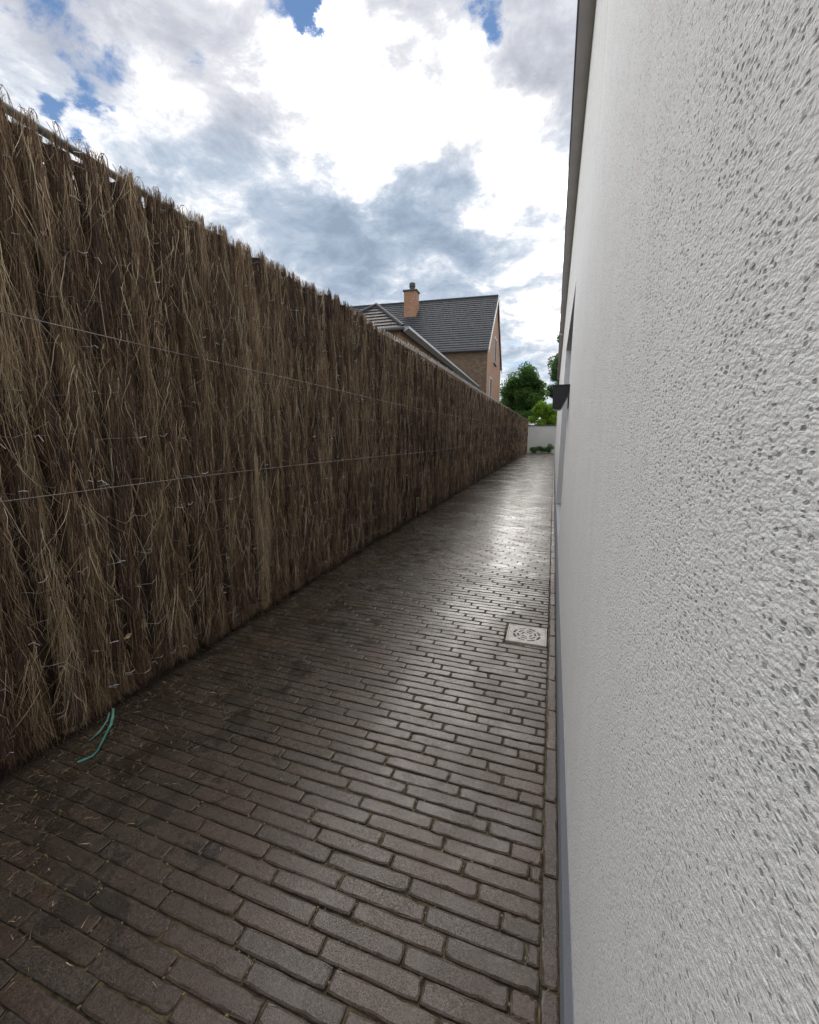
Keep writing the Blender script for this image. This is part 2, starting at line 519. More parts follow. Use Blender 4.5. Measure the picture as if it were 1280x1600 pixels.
M_LEAFD = mat_leaf('dark_green_leaf', (0.030, 0.075, 0.020), (0.095, 0.185, 0.045))
M_LEAFB = mat_leaf('yellow_green_leaf', (0.10, 0.20, 0.016), (0.21, 0.33, 0.035))
M_LEAFM = mat_leaf('mid_green_leaf', (0.035, 0.085, 0.028), (0.10, 0.19, 0.06))
M_DEAD = simple('dead_leaf', (0.30, 0.22, 0.12), 0.7, 0, 0.4, 60)

# ------------------------------------------------------------------ ground and path
tag(MB().box(-900, 900, -900, 900, -0.6, -0.08).build('ground', M_GROUND), kind='structure')

PX0, PX1 = -1.66, 0.0355          # paver field
KX0, KX1 = 0.0362, 0.0708         # edging course along the plinth
PY0, PY1 = -0.6, 27.2
ROW, LEN, GAP = 0.0405, 0.205, 0.0019
DR = (-0.172, 0.030, 1.935, 2.145)  # drain opening

bed = MB()
bed.box(-1.75, DR[0], PY0, PY1, -0.07, -0.0042)
bed.box(DR[1], 0.071, PY0, PY1, -0.07, -0.0042)
bed.box(DR[0], DR[1], PY0, DR[2], -0.07, -0.0042)
bed.box(DR[0], DR[1], DR[3], PY1, -0.07, -0.0042)
path = tag(bed.build('path', M_JOINT), kind='structure')


def paver_geometry(L, W, seed, fine=True, H=0.05):
    """worn clay paver: uneven outline, rounded arris, slightly uneven top; centred, top at z = 0"""
    g = np.random.default_rng(seed)
    nx, ny = (9, 3) if fine else (3, 1)
    a, b = L / 2, W / 2
    out = []
    for i in range(nx):
        out.append((-a + 2 * a * i / nx, -b))
    for i in range(ny):
        out.append((a, -b + 2 * b * i / ny))
    for i in range(nx):
        out.append((a - 2 * a * i / nx, b))
    for i in range(ny):
        out.append((-a, b - 2 * b * i / ny))
    out = np.array(out)
    n = len(out)
    corner = (np.abs(np.abs(out[:, 0]) - a) < 1e-6) & (np.abs(np.abs(out[:, 1]) - b) < 1e-6)
    ctr = -out / np.linalg.norm(out, axis=1)[:, None]
    jit = np.abs(g.normal(0, 0.0004, n)) + corner * g.uniform(0.0004, 0.0026, n)
    nrm = np.stack([-np.sign(out[:, 0]) * (np.abs(np.abs(out[:, 0]) - a) < 1e-6), -np.sign(out[:, 1]) * (np.abs(np.abs(out[:, 1]) - b) < 1e-6)], 1)
    o1 = out + nrm * jit[:, None]
    chip = (g.random(n) < 0.12) * g.uniform(0.0006, 0.0032, n)
    o2 = o1 + nrm * (0.0008 + chip + g.uniform(0, .0005, n))[:, None]
    zt = g.normal(0, 0.0002, n)
    lo = np.c_[o1, np.full(n, -H)]
    mid = np.c_[o1, np.full(n, -0.0016) - chip]
    top = np.c_[o2, zt - 0.0010]
    o3 = o2 + nrm * 0.0034
    inn = np.c_[o3, np.zeros(n)]
    rings = [lo, mid, top, inn] if fine else [lo, mid, top]
    vs = np.concatenate(rings)
    fs = []
    for r in range(len(rings) - 1):
        for i in range(n):
            j = (i + 1) % n
            fs.append((r * n + i, r * n + j, (r + 1) * n + j, (r + 1) * n + i))
    last = (len(rings) - 1) * n
    # bridge the top with quads across the long sides
    fs.append(tuple(range(last, last + n)))
    return vs, fs


def mesh_from(name, vs, fs, mat, tone=None):
    me = bpy.data.meshes.new(name)
    me.from_pydata([tuple(v) for v in vs], [], fs)
    if tone is not None:
        a = me.attributes.new('tone', 'FLOAT', 'POINT')
        a.data.foreach_set('value', np.full(len(vs), tone, np.float32) if np.isscalar(tone) else tone)
    me.update()
    me.materials.append(mat)
    return me


pav = []        # x0, x1, y0, y1
nrow = int((PY1 - PY0) / ROW)
rg = random.Random(3)
drift = 0.0
for k in range(nrow):
    y0 = PY0 + k * ROW
    drift += 0.0512 + rg.gauss(0, 0.006)
    if rg.random() < 0.06:
        drift += rg.uniform(0.03, 0.09)
    x = PX1 - (drift % LEN)
    xs = [PX1]
    if PX1 - x > 0.022:
        xs.append(x)
    while xs[-1] > PX0:
        xs.append(xs[-1] - LEN + rg.gauss(0, 0.0018))
    for a, b in zip(xs[1:], xs[:-1]):
        a = max(a, PX0)
        if b - a < 0.02:
            continue
        c0, c1, d0, d1 = a, b, y0, y0 + ROW
        if c1 > DR[0] and c0 < DR[1] and d1 > DR[2] and d0 < DR[3]:     # cut around the drain
            if c0 < DR[0] - 0.02:
                c1 = DR[0] - 0.003
            elif d0 < DR[2] - 0.018:
                d1 = DR[2] - 0.002
            elif d1 > DR[3] + 0.018:
                d0 = DR[3] + 0.002
            else:
                continue
        pav.append((c0, c1, d0, d1, 0))
y = PY0
while y < PY1:
    l = LEN + rg.gauss(0, 0.002)
    pav.append((KX0, KX1, y, y + l, 1))
    y += l

# which pavers show largest
rx = np.array([math.cos(R(YAW)), math.sin(R(YAW)), 0])
fw = np.array([-math.sin(R(YAW)) * math.cos(R(PITCH)), math.cos(R(YAW)) * math.cos(R(PITCH)), -math.sin(R(PITCH))])
upv = np.cross(rx, fw)


def in_view(x, y, z):
    v = np.array([x, y, z - 1.0])
    d = v @ fw
    return d > 0.05 and abs(v @ rx) / d < 1.04 and abs(v @ upv) / d < 1.29


def shown(p):
    x, y = (p[0] + p[1]) / 2, (p[2] + p[3]) / 2
    d2 = x * x + y * y + 1
    return ((p[1] - p[0]) * (p[3] - p[2]) / d2 ** 1.5) if in_view(x, y, 0) else 0.0


order = sorted(range(len(pav)), key=lambda i: -shown(pav[i]))
single = set(order[:300])
rest_v, rest_f, rest_t, nb = [], [], [], 0
variants = {}
for i, (x0, x1, y0, y1, kerb) in enumerate(pav):
    lx, ly = x1 - x0 - GAP + rg.uniform(-.0010, .0010), y1 - y0 - GAP + rg.uniform(-.0012, .0008)
    cx, cy = (x0 + x1) / 2, (y0 + y1) / 2 + rg.gauss(0, .0006)
    along = max(lx, ly)
    across = min(lx, ly)
    rot = rg.gauss(0, 0.006 if not kerb else 0.003) + (math.pi / 2 if ly > lx else 0) + (math.pi if rg.random() < .5 else 0)
    dz = rg.gauss(0, 0.0007)
    tx, ty = rg.gauss(0, 0.007), rg.gauss(0, 0.0035)
    if i in single:
        key = (round(along, 2), round(across, 3), rg.randrange(14))
        if key not in variants:
            vs, fs = paver_geometry(1.0 * along, across, hash(key) % 9999 + 5)
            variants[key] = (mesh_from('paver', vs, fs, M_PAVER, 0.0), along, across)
        me, al, ac = variants[key]
        o = bpy.data.objects.new('paver', me)
        o.location = (cx, cy, dz)
        o.rotation_euler = (tx, ty, rot)
        o.scale = (along / al, across / ac, 1)
        link(o, path)
    else:
        vs, fs = paver_geometry(along - .0028, across - .0007, i, fine=(y0 < 3.0 and y0 > 0))
        c, s = math.cos(rot), math.sin(rot)
        z = vs[:, 2] + dz + vs[:, 1] * tx - vs[:, 0] * ty
        rest_v.append(np.c_[vs[:, 0] * c - vs[:, 1] * s + cx, vs[:, 0] * s + vs[:, 1] * c + cy, z])
        rest_f += [tuple(q + nb for q in f) for f in fs]
        rest_t.append(np.full(len(vs), rg.random(), np.float32))
        nb += len(vs)
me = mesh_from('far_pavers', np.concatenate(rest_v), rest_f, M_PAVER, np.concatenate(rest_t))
tag(link(bpy.data.objects.new('far_pavers', me), path), kind='stuff')

# moss and sand swelling out of the joints
mv, mf, nb = [], [], 0
for i in order[:420]:
    x0, x1, y0, y1, kerb = pav[i]
    for _ in range(rg.choice([0, 1, 1, 2, 3, 4])):
        if rg.random() < .65:
            px, py = (x0 if not kerb else x0), rg.uniform(y0, y1)
        else:
            px, py = rg.uniform(x0, x1), y0
        r = rg.uniform(.0018, .0042)
        n = 6
        ring = [(px + r * math.cos(a) * rg.uniform(.7, 1.5), py + r * math.sin(a) * rg.uniform(.7, 1.4), -0.0055) for a in [2 * math.pi * q / n for q in range(n)]]
        ring2 = [(px + (p[0] - px) * .55, py + (p[1] - py) * .55, rg.uniform(-.003, -.0003)) for p in ring]
        mv += ring + ring2
        mf += [(nb + q, nb + (q + 1) % n, nb + n + (q + 1) % n, nb + n + q) for q in range(n)] + [tuple(range(nb + n, nb + 2 * n))]
        nb += 2 * n
moss_mat = simple('joint_moss_and_sand', (0.27, 0.25, 0.12), 0.95, 0, 0.45, 90, 0.8, 400)
tag(link(bpy.data.objects.new('joint_moss', mesh_from('joint_moss', mv, mf, moss_mat)), path), kind='stuff')

# ------------------------------------------------------------------ drain
dcx, dcy = (DR[0] + DR[1]) / 2, (DR[2] + DR[3]) / 2
drain = thing('floor_drain', 'pale square floor drain with ring shaped slots set in the dark brick path', 'drain', (dcx, dcy, 0))
hw = 0.097
fr = MB()
for s in (-1, 1):
    fr.box(-hw, hw, s * hw - .006 if s > 0 else -hw, hw if s > 0 else -hw + .006, -0.05, 0.0035)
    fr.box(s * hw - .006 if s > 0 else -hw, hw if s > 0 else -hw + .006, -hw + .006, hw - .006, -0.05, 0.0035)
fr.build('frame', M_DRAIN, drain)
MB().box(-hw + .004, hw - .004, -hw + .004, hw - .004, -0.075, -0.03).build('sump', M_VOID, drain)
# grate: plate with three rings of slots, built as annular sectors
gm = MB()
NS = 64
radii = [0.0, 0.013, 0.019, 0.028, 0.038, 0.048, 0.058, 0.069, 0.076]
slot_rings = {1: (4, 0.35), 3: (4, 0.30), 5: (6, 0.26), 6: None}
slots = {2: (4, .30, .0), 4: (6, .26, .4), 6: (8, .24, .1)}       # ring index -> (count, bridge share, phase)


def ringpt(r, a, z):
    return (r * math.cos(a), r * math.sin(a), z)


solid = set()
for ri in range(len(radii) - 1):
    for k in range(NS):
        a = (k + .5) / NS
        if ri in slots:
            c, br, ph = slots[ri]
            if ((a + ph / c) * c) % 1.0 > br:
                continue
        solid.add((ri, k))
ZT, ZB = 0.0015, -0.012
for ri, k in solid:
    a0, a1 = 2 * math.pi * k / NS, 2 * math.pi * (k + 1) / NS
    r0, r1 = radii[ri], radii[ri + 1]
    if r0 == 0:
        gm.add([(0, 0, ZT), ringpt(r1, a0, ZT), ringpt(r1, a1, ZT)], [(0, 1, 2)])
    else:
        gm.quad(ringpt(r0, a0, ZT), ringpt(r1, a0, ZT), ringpt(r1, a1, ZT), ringpt(r0, a1, ZT))
    for (dr, dk, p, q) in ((-1, 0, (r0, a1), (r0, a0)), (1, 0, (r1, a0), (r1, a1)), (0, -1, (r0, a0), (r1, a0)), (0, 1, (r1, a1), (r0, a1))):
        nk = (ri + dr, (k + dk) % NS)
        if 0 <= nk[0] < len(radii) - 1 and nk not in solid:
            gm.quad(ringpt(*p, ZT), ringpt(*p, ZB), ringpt(*q, ZB), ringpt(*q, ZT))
ro_ = radii[-1]
hs = hw - .0075
for k in range(NS):
    a0, a1 = 2 * math.pi * k / NS, 2 * math.pi * (k + 1) / NS

    def sq(a):
        c, s = math.cos(a), math.sin(a)
        m = hs / max(abs(c), abs(s))
        return (c * m, s * m)
    p0, p1 = sq(a0), sq(a1)
    q0, q1 = ringpt(ro_ + .003, a0, ZT + .0014), ringpt(ro_ + .003, a1, ZT + .0014)
    gm.quad(ringpt(ro_, a0, ZT), q0, q1, ringpt(ro_, a1, ZT))
    gm.quad(q0, (*p0, ZT + .0014), (*p1, ZT + .0014), q1)
    gm.quad((*p0, ZT + .0014), (*p0, ZB), (*p1, ZB), (*p1, ZT + .0014))
gm.build('grate', M_DRAIN, drain)

# ------------------------------------------------------------------ white building on the right
WX = 0.083
Z_TOP = 3.5
OY0, OY1, OZ = 3.28, 5.75, 2.06        # door recess
BEND = 20.0
bld = thing('white_house', 'long white roughcast rendered house wall with grey plinth running along the path', 'house', (1, 8, 0))
PL = 0.12


def place(o):
    o.matrix_parent_inverse = Matrix.Translation((-1, -8, 0))
    return o


# near wall as a graded grid so its grain is true relief
ys = [0.11]
while ys[-1] < OY0:
    ys.append(ys[-1] + max(0.0011, ys[-1] * 0.0088))
ys[-1] = OY0
ys = np.array([-1.2, -0.6, -0.3, -0.1, 0.0, 0.05, 0.08] + ys)
zz = [0.0]
while zz[-1] < Z_TOP - 1.0:
    zz.append(zz[-1] + max(0.0013, zz[-1] * 0.0075))
up_ = 1 + np.array(zz)
up_ = np.append(up_[up_ < Z_TOP - 0.001], Z_TOP)
dn_ = 1 - np.array(zz[1:])
dn_ = np.append(dn_[dn_ > PL + 0.003], PL)
zs = np.concatenate([dn_[::-1], up_])
Yg, Zg = np.meshgrid(ys, zs, indexing='ij')
vs = np.stack([np.full(Yg.size, WX), Yg.ravel(), Zg.ravel()], 1)
ny, nz = len(ys), len(zs)
idx = np.arange(ny * nz).reshape(ny, nz)
quads = np.stack([idx[:-1, :-1].ravel(), idx[:-1, 1:].ravel(), idx[1:, 1:].ravel(), idx[1:, :-1].ravel()], 1)
# far and upper wall pieces join the same mesh
wm = MB()
wm.quad((WX, OY0, OZ), (WX, OY0, Z_TOP), (WX, OY1, Z_TOP), (WX, OY1, OZ))
for a, b in ((OY1, 9), (9, 14), (14, BEND)):
    wm.quad((WX, a, PL), (WX, a, Z_TOP), (WX, b, Z_TOP), (WX, b, PL))
wm.quad((WX, OY0, PL), (WX + .22, OY0, PL), (WX + .22, OY0, OZ), (WX, OY0, OZ))
wm.quad((WX, OY1, PL), (WX, OY1, OZ), (WX + .22, OY1, OZ), (WX + .22, OY1, PL))
wm.quad((WX, OY0, OZ), (WX + .22, OY0, OZ), (WX + .22, OY1, OZ), (WX, OY1, OZ))
wm.quad((WX, BEND, PL), (WX, BEND, Z_TOP), (7, BEND, Z_TOP), (7, BEND, PL))
wm.quad((WX, -1.2, PL), (7, -1.2, PL), (7, -1.2, Z_TOP), (WX, -1.2, Z_TOP))
wm.quad((7, -1.2, PL), (7, BEND, PL), (7, BEND, Z_TOP), (7, -1.2, Z_TOP))
b = len(vs)
vs = np.concatenate([vs, np.array(wm.v)])
quads = np.concatenate([quads, np.array(wm.f) + b])
me = np_mesh('wall', vs, quads, smooth=False)
sm = np.zeros(len(me.polygons), bool)
sm[:b and (ny - 1) * (nz - 1)] = True
me.polygons.foreach_set('use_smooth', sm)
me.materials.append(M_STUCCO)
place(link(bpy.data.objects.new('wall', me), bld))
pm = MB()
for a, b in ((-1.2, BEND),):
    pm.prism([(0.0712, a, -.07), (0.0712, a, .085), (0.0815, a, .122), (.0826, a, .122), (.0826, a, -.07)], (0, b - a, 0))
place(pm.build('plinth', M_PLINTH, bld))
place(MB().box(-0.008, 7.0, -1.2, BEND + .1, Z_TOP, Z_TOP + .022).build('soffit', M_SOFFIT, bld))
gt = MB()
yy = -1.2
while yy < BEND:                                # zinc gutter in jointed lengths
    y2 = min(yy + 3.0, BEND + .1)
    gt.box(-0.020, -0.0085, yy + .0015, y2 - .0015, Z_TOP - .006, Z_TOP + .12)
    yy += 3.0
place(gt.build('gutter', M_FASCIA, bld))
place(MB().box(-0.0, 7.1, -1.25, BEND + .15, Z_TOP + .024, Z_TOP + .16).build('roof', M_FASCIA, bld))
dm = MB()
dm.box(WX + .17, WX + .215, OY0 + .004, OY1 - .004, 0.0, OZ - .004)
door = place(dm.build('door', M_DOOR, bld))
for k in range(3):
    y0 = OY0 + .08 + k * .79
    fm = MB().box(WX + .162, WX + .1695, y0, y0 + .70, 0.15, OZ - .15)
    pn = fm.build('panel', M_DOOR, door)
place(MB().box(WX + .001, WX + .168, OY0 + .004, OY1 - .004, -.05, 0.118).build('doorstep', M_PLINTH, bld))
place(MB().tube([(-0.022, 11.2, Z_TOP - .03), (0.0, 11.2, Z_TOP - .05), (0.06, 11.2, Z_TOP - .06)], .03, 8).build('overflow_spout', M_WHITE, bld))

# ------------------------------------------------------------------ wall lamp
lamp = thing('wall_lamp', 'black wedge shaped outdoor lamp on the white wall beside the door recess', 'lamp', (WX, 3.1, 1.26))
LY0, LY1 = -0.06, 0.10
prof = [(0.0, .075), (-.108, .075), (-.109, .050), (-.103, -.072), (-.052, -.078), (0.0, .020)]


def lamp_prism(pts, y0, y1, name, mat, par):
    return MB().prism([(x, y0, z) for x, z in pts], (0, y1 - y0, 0)).build(name, mat, par)


bd = lamp_prism(prof, LY0, LY1, 'body', M_LAMP, lamp)
lamp_prism([(0.004, .0755), (0.004, .0835), (-.1125, .0835), (-.1125, .0755)], LY0 - .006, LY1 + .006, 'lid', M_LAMP, lamp)
lamp_prism([(-.0495, -.0785), (-.045, -.0785), (-.0005, .0225), (-.0005, .0275)], LY0 - .002, LY1 - .01, 'trim_strip', M_GLASS, lamp)
MB().box(-.006, 0.003, LY0 + .02, LY1 - .02, -.07, .02).build('mounting_plate', M_LAMP, lamp)
MB().box(-.092, -.054, LY0 + .012, LY1 - .012, -.081, -.0782).build('lens', M_GLASS, lamp)

# ------------------------------------------------------------------ mesh fence behind the brushwood
FY = [-2.2, .9, 1.5, 2.4, 2.8, 3.3, 3.6, 4.5, 6.3, 10, 13, 16, 27.4]
FT = [1.893, 1.903, 1.926, 1.956, 1.985, 1.992, 1.955, 1.95, 1.94, 1.925, 1.96, 1.985, 2.01]


def front(y):          # face line of the brushwood at mid bulge
    return -1.565 + 0.105 * math.exp(-max(y - .5, 0.0) / 1.7)


def top(y):
    return float(np.interp(y, FY, FT))


def rail_z(y):
    return 1.916 + 0.005 * math.sin(y * 1.3) + .062 * max(0, min(1, (y - 1.5) / 3.2))


RAILX = -1.612


def rail_x(y):
    return front(y) - 0.05


mf_ = thing('mesh_fence', 'galvanised wire mesh fence with round top rail standing behind the brushwood', 'fence', (-1.62, 10, 0))


def place_f(o):
    o.matrix_parent_inverse = Matrix.Translation((1.62, -10, 0))
    return o


yr = [-2.2 + i * .25 for i in range(int(29.7 / .25))]
place_f(MB().tube([(rail_x(y), y, rail_z(y)) for y in yr], .0135, 8).build('top_rail', M_RAIL, mf_, True))
for k in range(11):
    y = -1.2 + k * 2.8
    x = rail_x(y) - .03
    place_f(MB().tube([(x, y, -.1), (x, y, 1.93)], .021, 8).build('post', M_RAIL, mf_, True))
lp = MB()
lp.tube([(0.012, -.022, -.01), (0.010, -.020, .018), (0.006, -.011, .039), (0.002, .003, .046), (-.003, .014, .037), (-.008, .018, .016), (-.010, .016, -.012)], .0023, 4)
lp.tube([(-.004, -.012, -.012), (0.0, -.006, .030), (.004, .002, .044), (.006, .012, .030), (.004, .020, -.01)], .0020, 4)
l0 = lp.build('wire_loop', M_WIRE, mf_)
place_f(l0)
far = MB()
y = 0.55
first = True
kk = 0
while y < 27:
    if kk < 120:
        o = l0 if first else link(bpy.data.objects.new('wire_loop', l0.data), mf_)
        place_f(o)
        o.location = (rail_x(y) + .004, y, rail_z(y) + .012 + random.gauss(0, .003))
        o.rotation_euler = (random.gauss(0, .12), random.gauss(0, .15), random.gauss(0, .3))
        s = random.uniform(.74, .92)
        o.scale = (s, s, s)
        first = False
    else:
        x, z = rail_x(y), rail_z(y) + .012
        far.tube([(x + .01, y - .02, z), (x + .003, y - .004, z + .036), (x - .006, y + .015, z)], .0016, 3, False)
    y += 0.0705
    kk += 1
tag(place_f(far.build('far_wire_loops', M_WIRE, mf_)), kind='stuff')
# the diamond mesh itself, seen through holes of the brushwood
dmm = MB()
y = 0.4
while y < 8:
    for sgn in (1, -1):
        pts = []
        for q in range(13):
            zq = 1.96 - q * .05
            pts.append((rail_x(y) - .004 + .004 * (q % 2), y + (.0176 if (q % 2 == 0) == (sgn > 0) else -.0176), zq))
        dmm.tube(pts, .0013, 3, False)
    y += 0.0705
tag(place_f(dmm.build('wire_netting', M_WIRE, mf_)), kind='stuff')

# ------------------------------------------------------------------ brushwood screen
screen = thing('brushwood_screen', 'tall brown brushwood heather screen of tied vertical bundles along the path', 'fence', (-1.55, 10, 0))


def place_s(o):
    o.matrix_parent_inverse = Matrix.Translation((1.55, -10, 0))
    return o


def strands(p0, d0, curv, length, width, tone, nseg, rng):
    """ribbons: p0 (n,3) start, d0 (n,3) unit direction, curv (n,3) bend"""
    n = len(p0)
    t = np.linspace(0, 1, nseg + 1)[None, :, None]
    L = length[:, None, None]
    pts = p0[:, None, :] + d0[:, None, :] * t * L + curv[:, None, :] * (t ** 2) * L
    ph = rng.uniform(0, 6.28, (n, 1))
    frizz = rng.normal(0, .0022, (n, nseg + 1)) * np.minimum(1, length[:, None] / .15)
    frizz[:, 0] = 0
    amp = (length * rng.uniform(.004, .026, n))[:, None]
    wv = np.sin(t[:, :, 0] * rng.uniform(4, 10, (n, 1)) + ph) * amp
    wv2 = np.sin(t[:, :, 0] * rng.uniform(4, 10, (n, 1)) + ph * 1.7) * amp * .6
    pts[:, :, 1] += wv + frizz
    pts[:, :, 0] += wv2
    ang = rng.uniform(0, np.pi, n)
    side = np.stack([np.cos(ang), np.sin(ang), np.zeros(n)], 1)
    tap = (1 - .75 * np.linspace(0, 1, nseg + 1) ** 1.5)[None, :, None]
    off = side[:, None, :] * (width[:, None, None] * .5) * tap
    a, b_ = pts - off, pts + off
    v = np.stack([a, b_], 2).reshape(-1, 3)
    base = (np.arange(n) * (nseg + 1) * 2)[:, None]
    s = (np.arange(nseg) * 2)[None, :]
    i = (base + s).ravel()
    q = np.stack([i, i + 1, i + 3, i + 2], 1)
    return v, q, np.clip(np.repeat(tone, (nseg + 1) * 2) + np.repeat(rng.normal(0, .11, n * (nseg + 1)), 2), .01, 1)


def bundle_mesh(yc, w, rng, dens, nseg, fat):
    V, Q, T = [], [], []
    nb_ = 0
    fx, tp = front(yc), top(yc) + rng.normal(0, .008)
    bot = max(.015, rng.normal(.05, .022)) if yc < 6 else .03
    bulge = rng.uniform(.03, .054)
    tone0 = rng.normal(.34, .09)
    ph1, ph2, ph3 = rng.uniform(0, 6.28, 3)
    zsag = rng.normal(0, .012)

    def axis(z):
        return yc + .016 * np.sin(z * 2.3 + ph1) + .009 * np.sin(z * 6.1 + ph2) + zsag * (1.6 - z * .8)

    def swell(z):
        pinch = np.exp(-((((z - .11) / .1475 + .5) % 1.0 - .5) / .16) ** 2)
        return 1 + .18 * np.sin(z * 5.2 + ph3) + .10 * np.sin(z * 13 + ph1) - .24 * pinch
    # core, toned near black to paint shade into the gaps
    nzs, na = 16, 7
    zc = np.linspace(bot + .02, tp - .03, nzs)
    an = np.linspace(-1.45, 1.45, na)
    Z, A = np.meshgrid(zc, an, indexing='ij')
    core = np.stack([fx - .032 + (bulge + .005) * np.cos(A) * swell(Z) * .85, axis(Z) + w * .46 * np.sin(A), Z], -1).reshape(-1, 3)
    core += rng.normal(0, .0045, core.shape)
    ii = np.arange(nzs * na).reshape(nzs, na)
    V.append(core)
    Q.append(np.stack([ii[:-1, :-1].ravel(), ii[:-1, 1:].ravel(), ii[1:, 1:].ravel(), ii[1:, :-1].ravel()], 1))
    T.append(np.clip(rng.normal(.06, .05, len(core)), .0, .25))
    nb_ += len(core)
    # tufts of twigs
    per = 11
    nt = max(3, dens // per)
    u = rng.uniform(-1, 1, nt)
    zt = rng.uniform(bot + .10, tp + .005, nt)
    zt[: nt // 9] = rng.uniform(tp - .04, tp + .012, nt // 9)
    lean = rng.normal(0, .09, nt)
    ttone = tone0 + rng.normal(0, .10, nt)
    u = np.repeat(u, per) + rng.normal(0, .13, nt * per)
    u = np.clip(u, -1.08, 1.08)
    z0 = np.repeat(zt, per) + rng.normal(0, .02, nt * per)
    n = len(u)
    ang = u * 1.4
    rad = rng.uniform(.75, 1.08, n)
    p0 = np.stack([fx - .032 + bulge * np.cos(ang) * swell(z0) * rad, axis(z0) + w * .43 * np.sin(ang), z0], 1)
    L = rng.uniform(.09, .42, n)
    L = np.minimum(L, np.maximum(.04, (z0 - bot)))
    fan = rng.normal(0, .085, n)
    d = np.stack([rng.normal(.0, .03, n), np.repeat(lean, per) * .6 + fan * .8, -np.ones(n)], 1)
    d /= np.linalg.norm(d, axis=1)[:, None]
    curv = np.stack([rng.normal(.0, .03, n), rng.normal(0, .07, n) + fan * .3, np.zeros(n)], 1)
    wd = rng.uniform(.0009, .0022, n) * fat
    tn = np.repeat(ttone, per) + rng.normal(0, .17, n)
    v, q, t = strands(p0, d, curv, L, wd, np.clip(tn, .02, .98), nseg, rng)
    ax_ = axis(v[:, 2])
    lim = w * .49
    v[:, 1] = ax_ + lim * np.tanh((v[:, 1] - ax_) / lim)
    V.append(v); Q.append(q + nb_); T.append(t); nb_ += len(v)
    # short brittle side twigs
    nk = dens // 2
    z0 = rng.uniform(bot + .05, tp, nk)
    u = rng.uniform(-1, 1, nk)
    p0 = np.stack([fx - .031 + bulge * np.cos(u * 1.3) * swell(z0) * rng.uniform(.85, 1.1, nk), axis(z0) + w * .5 * np.sin(u * 1.3), z0], 1)
    d = np.stack([rng.normal(.04, .12, nk), rng.normal(0, .45, nk), -rng.choice([1, 1, 1, -1], nk).astype(float)], 1)
    d /= np.linalg.norm(d, axis=1)[:, None]
    v, q, t = strands(p0, d, rng.normal(0, .2, (nk, 3)), np.minimum(rng.uniform(.015, .075, nk), np.where(d[:, 2] > 0, np.maximum(.01, tp + .01 - z0), 1)), rng.uniform(.0007, .0016, nk) * fat, np.clip(rng.normal(tone0 + .10, .18, nk), .03, 1), 2, rng)
    V.append(v); Q.append(q + nb_); T.append(t); nb_ += len(v)
    # ragged fringe at the foot
    nf = max(3, dens // 9)
    z0 = rng.uniform(bot + .03, bot + .13, nf)
    u = rng.uniform(-1, 1, nf)
    p0 = np.stack([fx - .034 + bulge * np.cos(u * 1.3) * rng.uniform(.5, 1.05, nf), axis(z0) + w * .46 * np.sin(u * 1.3), z0], 1)
    d = np.stack([rng.normal(.0, .06, nf), rng.normal(0, .12, nf), -np.ones(nf)], 1)
    d /= np.linalg.norm(d, axis=1)[:, None]
    v, q, t = strands(p0, d, rng.normal(0, .12, (nf, 3)) * np.array([1, 1, 0]), np.maximum(.03, z0 - rng.uniform(.012, .06, nf)), rng.uniform(.001, .0024, nf) * fat, np.clip(rng.normal(tone0, .13, nf), .03, 1), nseg, rng)
    V.append(v); Q.append(q + nb_); T.append(t); nb_ += len(v)
    # stray pale twigs lying across the front
    ns = max(2, dens // 13)
    z0 = rng.uniform(bot + .12, tp, ns)
    u = rng.uniform(-1, 1, ns)
    p0 = np.stack([fx - .028 + bulge * np.cos(u * 1.2) * swell(z0) * 1.05 + .004, axis(z0) + w * .5 * np.sin(u * 1.2), z0], 1)
    L = np.minimum(rng.uniform(.05, .24, ns), np.maximum(.04, z0 - bot))
    d = np.stack([rng.normal(.015, .05, ns), rng.normal(0, .20, ns) * np.where(rng.random(ns) < .35, 3.2, 1), -np.ones(ns)], 1)
    d /= np.linalg.norm(d, axis=1)[:, None]
    curv = np.stack([rng.normal(-.04, .08, ns), rng.normal(0, .20, ns), rng.normal(0, .1, ns)], 1)
    v, q, t = strands(p0, d, curv, L, rng.uniform(.0013, .0027, ns) * fat, np.clip(rng.normal(.74, .15, ns), .3, 1), nseg + 1, rng)
    V.append(v); Q.append(q + nb_); T.append(t); nb_ += len(v)
    # tips standing up along the top edge
    nu = max(3, dens // 75)
    u = rng.uniform(-1.1, 1.1, nu)
    z0 = np.full(nu, tp - .06) + rng.normal(0, .012, nu)
    p0 = np.stack([fx - .03 + rng.uniform(-.01, .035, nu), yc + w * .5 * u, z0], 1)
    d = np.stack([rng.normal(-.05, .22, nu), rng.normal(0, .25, nu), np.ones(nu)], 1)
    d /= np.linalg.norm(d, axis=1)[:, None]
    curv = np.stack([rng.normal(0, .15, nu), rng.normal(0, .2, nu), np.zeros(nu)], 1)
    v, q, t = strands(p0, d, curv, rng.uniform(.03, .056, nu), rng.uniform(.001, .002, nu) * fat, np.clip(rng.normal(.45, .14, nu), .05, 1), 3, rng)
    V.append(v); Q.append(q + nb_); T.append(t)
    V = np.concatenate(V)
    over = V[:, 2] - tp
    V[:, 2] = np.where(over > 0, tp + over * .45, V[:, 2])       # trimmed top edge
    return V, np.concatenate(Q), np.concatenate(T)


def density(y):
    if y < 0.3: return 200, 4, 1.6
    if y < 2.3: return 2200, 5, .8
    if y < 4.2: return 1150, 5, .95
    if y < 8: return 420, 4, 1.45
    if y < 14: return 170, 3, 2.3
    return 85, 3, 3.6


